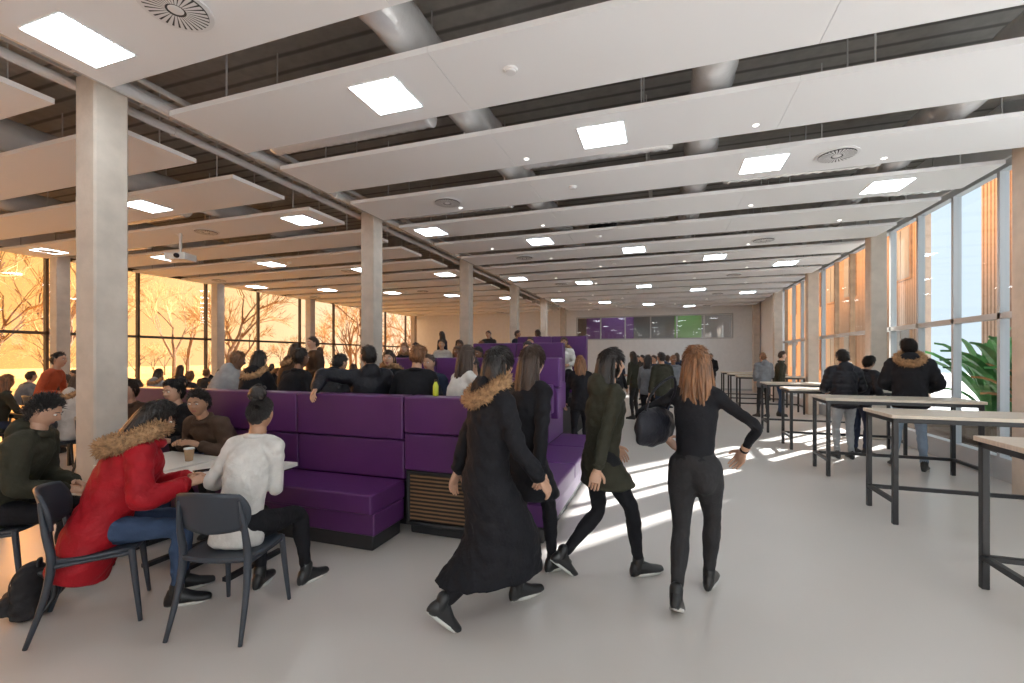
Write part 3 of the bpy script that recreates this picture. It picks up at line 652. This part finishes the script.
def backf(u,v):
    a,b_=sq(u,v,.30); z=.735+b_*.125; return (a*.225,-.215-.06*(b_*.5+.5)+.07*a*a,z)
shell(ch,seatf,15,15,.022); shell(ch,backf,19,11,.018)
for s in (-1,1):
    tube(ch,[(s*.19,.18,.45),(s*.20,.20,.25),(s*.215,.225,0.008)],[.019,.017,.012],8,3,0,cap=.004)
    tube(ch,[(s*.185,-.22,.80),(s*.20,-.195,.62),(s*.20,-.17,.46),(s*.21,-.20,.25),(s*.225,-.27,.008)],[.012,.018,.022,.018,.012],8,3,0,cap=.004)
    tube(ch,[(s*.20,-.17,.43),(s*.20,0,.43),(s*.19,.18,.43)],[.016,.012,.016],8,2,0)
chm=ch.mesh('dining_chair',[M['chair']],True)
inst('dining_chair',chm,(-2.53,2.10,0),math.radians(14)); inst('dining_chair',chm,(-3.36,1.84,0),math.radians(-38)); inst('dining_chair',chm,(-4.42,1.82,0),math.radians(-48))
tb=MB(); tb.box(-.36,.36,-.30,.30,.72,.75,0); tb.box(-.33,.33,-.27,.27,.70,.72,1)
for sx_ in(-1,1):
    tb.box(sx_*.22-.02,sx_*.22+.02,-.02,.02,.03,.70,1); tb.box(sx_*.22-.025,sx_*.22+.025,-.26,.26,0,.03,1)
tb.box(-.22,.22,-.015,.015,.64,.68,1)
tbm=tb.mesh('cafe_table',[M['whitetop'],M['black']])
inst('cafe_table',tbm,(-3.24,2.66,0),.05); inst('cafe_table',tbm,(-4.01,2.64,0),-.05)
inst('cafe_table',tbm,(-6.1,2.45,0),.0)
b=MB(); b.box(-.11,.11,-.15,.15,.0,.012,0); b.box(-.11,.11,-.15,.15,.012,.022,1); b.obj('notebook',[M['black'],M['plastic_w']],loc=(-3.12,2.6,.751),rot=.4)
b=MB(); tube(b,[(0,0,.002),(0,0,.10)],[.028,.038],16,1,0,cap=.002); tube(b,[(0,0,.10),(0,0,.11)],[.041,.039],16,1,1,cap=.003); cupm=b.mesh('paper_cup',[M['kraft'],M['plastic_w']],True)
inst('paper_cup',cupm,(-3.42,2.78,.751)); inst('paper_cup',cupm,(-3.8,2.72,.751))
b=MB(); b.box(-.036,.036,-.075,.075,0,.009,0); b.obj('smartphone',[M['lens']],loc=(-3.35,2.52,.751),rot=-.5,bevel=.004,seg=2)
tb=MB(); tb.box(-.9,.9,-.4,.4,.72,.75,0)
for sx_ in(-1,1):
    for sy_ in (-1,1): tb.box(sx_*.84-.02,sx_*.84+.02,sy_*.35-.02,sy_*.35+.02,0,.72,1)
tb.box(-.84,.84,-.36,-.34,.66,.72,1); tb.box(-.84,.84,.34,.36,.66,.72,1)
tlm=tb.mesh('canteen_table',[M['orangetop'],M['black']])
spots=[(-7.6,4.6),(-10.2,4.6),(-12.4,6.2),(-7.8,7.0),(-10.2,7.4),(-12.2,9.3),(-8.0,9.6),(-10.2,10.4),(-7.9,12.4),(-10.6,13.4),(-12.3,12.4),(-7.9,15.2),(-10.6,16.2),(-12.3,15.9),(-6.3,14.6),(-6.3,17.6),(-8.6,18.4),(-11.0,19.4),(-3.2,15.8),(-2.9,19.0)]
for j,(x,y) in enumerate(spots):
    inst('canteen_table',tlm,(x,y,0),0)
    for s in (-1,1):
        for o in (-.45,.45):
            inst('dining_chair',chm,(x+o,y+s*.62,0),0 if s<0 else math.pi)
            if random.random()<(.75 if y>5.5 else .35): crowd(random.choice(['sitA','sitB','sitC','sitF']),(x+o,y+s*.60,0),(0 if s<0 else 180)+random.uniform(-12,12))
st=MB(); ellipsoid(st,(0,0,.78),(.19,.19,.025),None,0,8,20)
for a in range(4):
    q=a*math.pi/2+.78; tube(st,[(.10*math.cos(q),.10*math.sin(q),.77),(.2*math.cos(q),.2*math.sin(q),.01)],[.012,.012],8,1,1,cap=.003)
tube(st,[(.165*math.cos(q),.165*math.sin(q),.28) for q in np.linspace(0,2*math.pi,25)],[.009]*25,6,1,1)
stm=st.mesh('bar_stool',[M['chair'],M['black']],True)
inst('bar_stool',stm,(-8.95,4.15,0)) 
person('student_in_red_sweater',(-8.95,4.15,0),-55,**sit(hip=(0,0,.91),lean=16,hair='short',cols=(3,'rust','black','b','b'),LF=(-.11,.30,.36,8,0),RF=(.11,.28,.36,-8,0),LH=(-.16,.38,1.1),RH=(.16,.38,1.1)))
ht=MB(); ht.box(0,1.72,-.33,.33,1.035,1.07,0)
for yy in (-.29,.29):
    ht.box(.02,.065,yy-.022,yy+.022,0,1.035,1); ht.box(1.655,1.70,yy-.022,yy+.022,0,1.035,1); ht.box(.02,1.70,yy-.02,yy+.02,.99,1.035,1)
for xx in (.02,1.655): ht.box(xx,xx+.045,-.29,.29,.99,1.035,1); ht.box(xx,xx+.045,-.29,.29,.20,.24,1)
ht.box(.04,1.68,.26,.30,.20,.24,1)
htm=ht.mesh('high_bar_table',[M['birch'],M['black']])
for k in range(9):
    if k in (5,): continue
    o=inst('high_bar_table',htm,(2.1,3.76+1.86*k,0)); bv=o.modifiers.new('b','BEVEL'); bv.width=.004
# ------------------------------------------------------------ standing crowd
for x,y,k,a in ((-1.15,11.2,'walA',150),(-.7,12.2,'staB',60),(-.35,10.9,'walB',-20),(-1.3,13.2,'staC',200),(-.2,13.6,'staA',120),(.25,12.6,'walA',190),(.1,15.2,'staC',-40),(-.6,15.8,'staA',90),(.7,14.4,'walB',170),(.5,17.5,'staB',20),(-.9,18.0,'staC',150),(1.3,17.2,'walA',10),(1.2,19.8,'staA',200),(-.1,20.0,'staB',100),(-1.2,9.5,'staA',-70),(-.95,8.4,'staC',170),(2.6,13.7,'staC',20),(3.05,14.1,'staA',-100),(1.9,20.3,'staC',160),(-2.0,21.0,'staA',70),(.0,10.0,'staA',30),(-1.3,7.4,'walB',10)):
    crowd(k,(x,y,0),a,top=random.choice(['black','navy','char','black','jean','grey','white','olive']))
# ------------------------------------------------------------ bags
def backpack(name,loc,rot,m,m2):
    b=MB(); t=MB()
    rows=[(0,.15,.09),(.10,.165,.10),(.22,.16,.095),(.34,.14,.08),(.40,.09,.05)]
    loft(t,[(0,0,z+.04) for z,_,_ in rows],[(w,0,0) for _,w,_ in rows],[(0,d,0) for *_,d in rows],20,0,.04)
    loft(t,[(0,.09,.08),(0,.10,.15),(0,.085,.24)],[(.12,0,0),(.125,0,0),(.10,0,0)],[(0,.05,0),(0,.055,0),(0,.03,0)],16,0,.02)
    v,n,f=remesh(t,.01,3); v=wrinkle(v,n,.005,.4); b.add(v,f,0)
    for s in (-1,1): tube(b,[(s*.07,-.07,.40),(s*.09,-.13,.32),(s*.10,-.14,.18),(s*.12,-.09,.06)],[.018,.02,.018,.01],8,4,1)
    tube(b,[(-.03,-.04,.45),(-.02,-.04,.50),(.02,-.04,.50),(.03,-.04,.45)],[.009]*4,8,3,1)
    tube(b,[(-.13,.055,.2),(-.12,.06,.36),(0,.065,.41),(.12,.06,.36),(.13,.055,.2)],[.004]*5,6,4,1)
    return b.obj(name,[m,m2],True,loc=loc,rot=rot)
o=backpack('black_backpack',(-3.80,1.72,0.0),2.4,C['char'],M['black']); o.scale=(1,.95,.68)
backpack('black_backpack',(-5.82,3.32,.5),2.6,C['navy'],M['black'])
b=MB(); t=MB(); loft(t,[(0,-.19,0),(0,-.08,0),(0,.08,0),(0,.19,0)],[(0,0,.10),(0,0,.13),(0,0,.13),(0,0,.09)],[(.035,0,0),(.06,0,0),(.06,0,0),(.035,0,0)],18,0,.03)
v,n,f=remesh(t,.01,3); b.add(wrinkle(v,n,.004,.9),f,0)
tube(b,[(0,-.12,.10),(.04,-.10,.24),(.13,-.01,.34),(.10,.08,.24),(0,.13,.10)],[.009]*5,8,5,0)
b.obj('black_shoulder_bag',[C['blackp']],True,loc=(-.05,3.18,1.16),rot=math.radians(-30))
# ------------------------------------------------------------ outside
bx('ground_outside_left',-90,XL-.3,-40,90,-.35,-.1,M['ground']); bx('ground_outside_right',XR+.3,40,-20,60,-.35,-.1,M['paving'])
def tree_mesh(seed,h=7,maxd=5):
    rnd=random.Random(seed); b=MB()
    def br(p,d,l,r,dep):
        q=p+d*l*.5+V3(rnd.uniform(-1,1),rnd.uniform(-1,1),rnd.uniform(-.3,.6))*l*.06; e=q+nrm(d+V3(rnd.uniform(-.2,.2),rnd.uniform(-.2,.2),.1))*l*.5
        tube(b,[p,q,e],[r,r*.85,r*.65],6 if dep<2 else 3,1,0 if dep<3 else 1)
        if dep>=maxd: return
        for k in range(3 if dep<3 else 4):
            a=rnd.uniform(0,6.28); sp=rnd.uniform(.3,.75)
            u=nrm(np.cross(d,V3(math.cos(a),math.sin(a),.1))); br(q+(e-q)*rnd.uniform(.3,1),nrm(d*math.cos(sp)+u*math.sin(sp)+V3(0,0,.14)),l*rnd.uniform(.6,.85),r*.55,dep+1)
    br(V3(0,0,-.2),V3(0,0,1),h*.26,.13,0)
    return b.mesh('bare_tree',[M['bark'],M['twig']])
tm=[tree_mesh(3,8),tree_mesh(11,9),tree_mesh(23,7)]
for k in range(30):
    x=random.uniform(-36,-20); y=-4+k*2.0+random.uniform(-.8,.8)
    inst('bare_tree',tm[k%3],(x,y,-.1),random.uniform(0,6),random.uniform(.9,1.35))
for k in range(60):
    inst('bare_shrub',tm[k%3],(-44+random.uniform(-3,3),-15+k*1.6,-.3),random.uniform(0,6),random.uniform(.45,.7))
def timber(name,y0,y1,x=8.3,h=7.5):
    b=MB(); y=y0
    b.box(x,x+.3,y0,y1,-.1,h,0)
    n=int((y1-y0)/2.4)
    for k in range(n):
        ya=y0+.5+k*2.4
        for z in (.9,4.4):
            b.box(x-.06,x-.0,ya,ya+1.3,z,z+1.9,1); b.box(x-.08,x-.05,ya+.06,ya+.62,z+.06,z+1.84,2); b.box(x-.08,x-.05,ya+.68,ya+1.24,z+.06,z+1.84,2)
    return b.obj(name,[M['slats'],M['frame_w'],M['darkglass']])
timber('timber_clad_building',11.4,15.8); timber('timber_clad_building',18.9,44)  # gap between the two lengths shaped to limit where sun patches fall indoors
def leafplant(seed,n=12,L=1.4,m=0):
    rnd=random.Random(seed); b=MB()
    for k in range(n):
        a=rnd.uniform(0,6.28); el=rnd.uniform(.9,1.5); l=L*rnd.uniform(.6,1); w=l*.06
        d=V3(math.cos(a),math.sin(a),0); s=V3(-math.sin(a),math.cos(a),0); P=[]
        for t in np.linspace(0,1,8):
            c=d*l*t*math.cos(el)*1.4+V3(0,0,1)*(l*(math.sin(el)*t*1.6-.75*t*t)+.1); ww=w*math.sin(math.pi*min(1,t*.9+.08))**.8
            P+= [c-s*ww+V3(0,0,.02),c-V3(0,0,.02),c+s*ww+V3(0,0,.02)]
        f=[]
        for q in range(7):
            o=q*3; f+=[(o,o+3,o+4,o+1),(o+1,o+4,o+5,o+2)]
        b.add(P,f,m)
    tube(b,[(0,0,0),(0,0,.25)],[.05,.04],8,1,2)
    return b.mesh('garden_plant',[M['leaf'],M['leaf2'],M['soil']])
pm=[leafplant(1,26,1.9),leafplant(2,32,2.3),leafplant(5,24,1.6,1)]
for k,(x,y) in enumerate(((5.9,8.3),(6.3,9.1),(6.0,9.9),(6.6,8.6),(6.2,10.7),(6.6,10.0),(6.0,7.5),(6.6,7.4),(6.8,9.4),(6.1,11.3),(6.5,12.0))):
    inst('garden_plant',pm[k%3],(x,y,.30),k,random.uniform(.85,1.0))
bx('planter_bed',4.8,7.2,5.8,12.6,-.1,.3,M['soil'],.02)

# ------------------------------------------------------------ lighting
W=bpy.data.worlds.new('sky'); S.world=W; W.use_nodes=True; N=W.node_tree.nodes; L=W.node_tree.links
bg=N['Background']; tc=N.new('ShaderNodeTexCoord'); sp=N.new('ShaderNodeSeparateXYZ'); L.new(tc.outputs['Generated'],sp.inputs[0])
r=N.new('ShaderNodeValToRGB'); mr=N.new('ShaderNodeMapRange'); mr.inputs[1].default_value=-1; mr.inputs[2].default_value=1
L.new(sp.outputs['X'],mr.inputs[0]); L.new(mr.outputs[0],r.inputs[0])
e=r.color_ramp.elements; e[0].position=.0; e[0].color=(1.0,.46,.10,1); e[1].position=.72; e[1].color=(.60,.71,.79,1)
for p_,c_ in ((.06,(1,.53,.18,1)),(.13,(1,.66,.34,1)),(.22,(1,.78,.54,1)),(.5,(.75,.80,.84,1))):
    q_=r.color_ramp.elements.new(p_); q_.color=c_
L.new(r.outputs[0],bg.inputs[0]); bg.inputs[1].default_value=1.6
from math import pi
def aim(o,d): o.rotation_euler=Vector(d).to_track_quat('-Z','Y').to_euler()
for nm,x,d in (('window_light_portal_left',XL-.15,1),('window_light_portal_right',XR+.15,-1)):
    l=bpy.data.lights.new(nm,'AREA'); l.shape='RECTANGLE'; l.size=4.0; l.size_y=29; l.cycles.is_portal=True
    o=bpy.data.objects.new(nm,l); COL.objects.link(o); o.location=(x,9.5,2.1); o.rotation_euler=(0,-d*pi/2,0)
def sun(nm,en,ang,col,az,el):
    sl=bpy.data.lights.new(nm,'SUN'); sl.energy=en; sl.angle=math.radians(ang); sl.color=col
    so=bpy.data.objects.new(nm,sl); COL.objects.link(so); e_=math.radians(el)
    aim(so,(-az[0]*math.cos(e_),-az[1]*math.cos(e_),-math.sin(e_)))
sun('sun',32,.6,(1,.99,.98),(.6,.8),25)
sun('warm_fill_sun',9.0,45,(1,.38,.08),(-.97,.24),11)  # second sun, added as soft orange fill to warm the left side and ceiling
# ------------------------------------------------------------ camera
cd=bpy.data.cameras.new('camera'); cd.sensor_width=36; cd.lens=15.75; cd.shift_y=.0151; cd.clip_end=300; cd.clip_start=.05
co=bpy.data.objects.new('camera',cd); COL.objects.link(co); co.location=(0,0,1.63); co.rotation_euler=(pi/2,0,math.atan(151/448))
S.camera=co
try:
    S.view_settings.view_transform='Standard'; S.view_settings.look='None'; S.view_settings.exposure=-.12
except Exception as ex: print(ex)
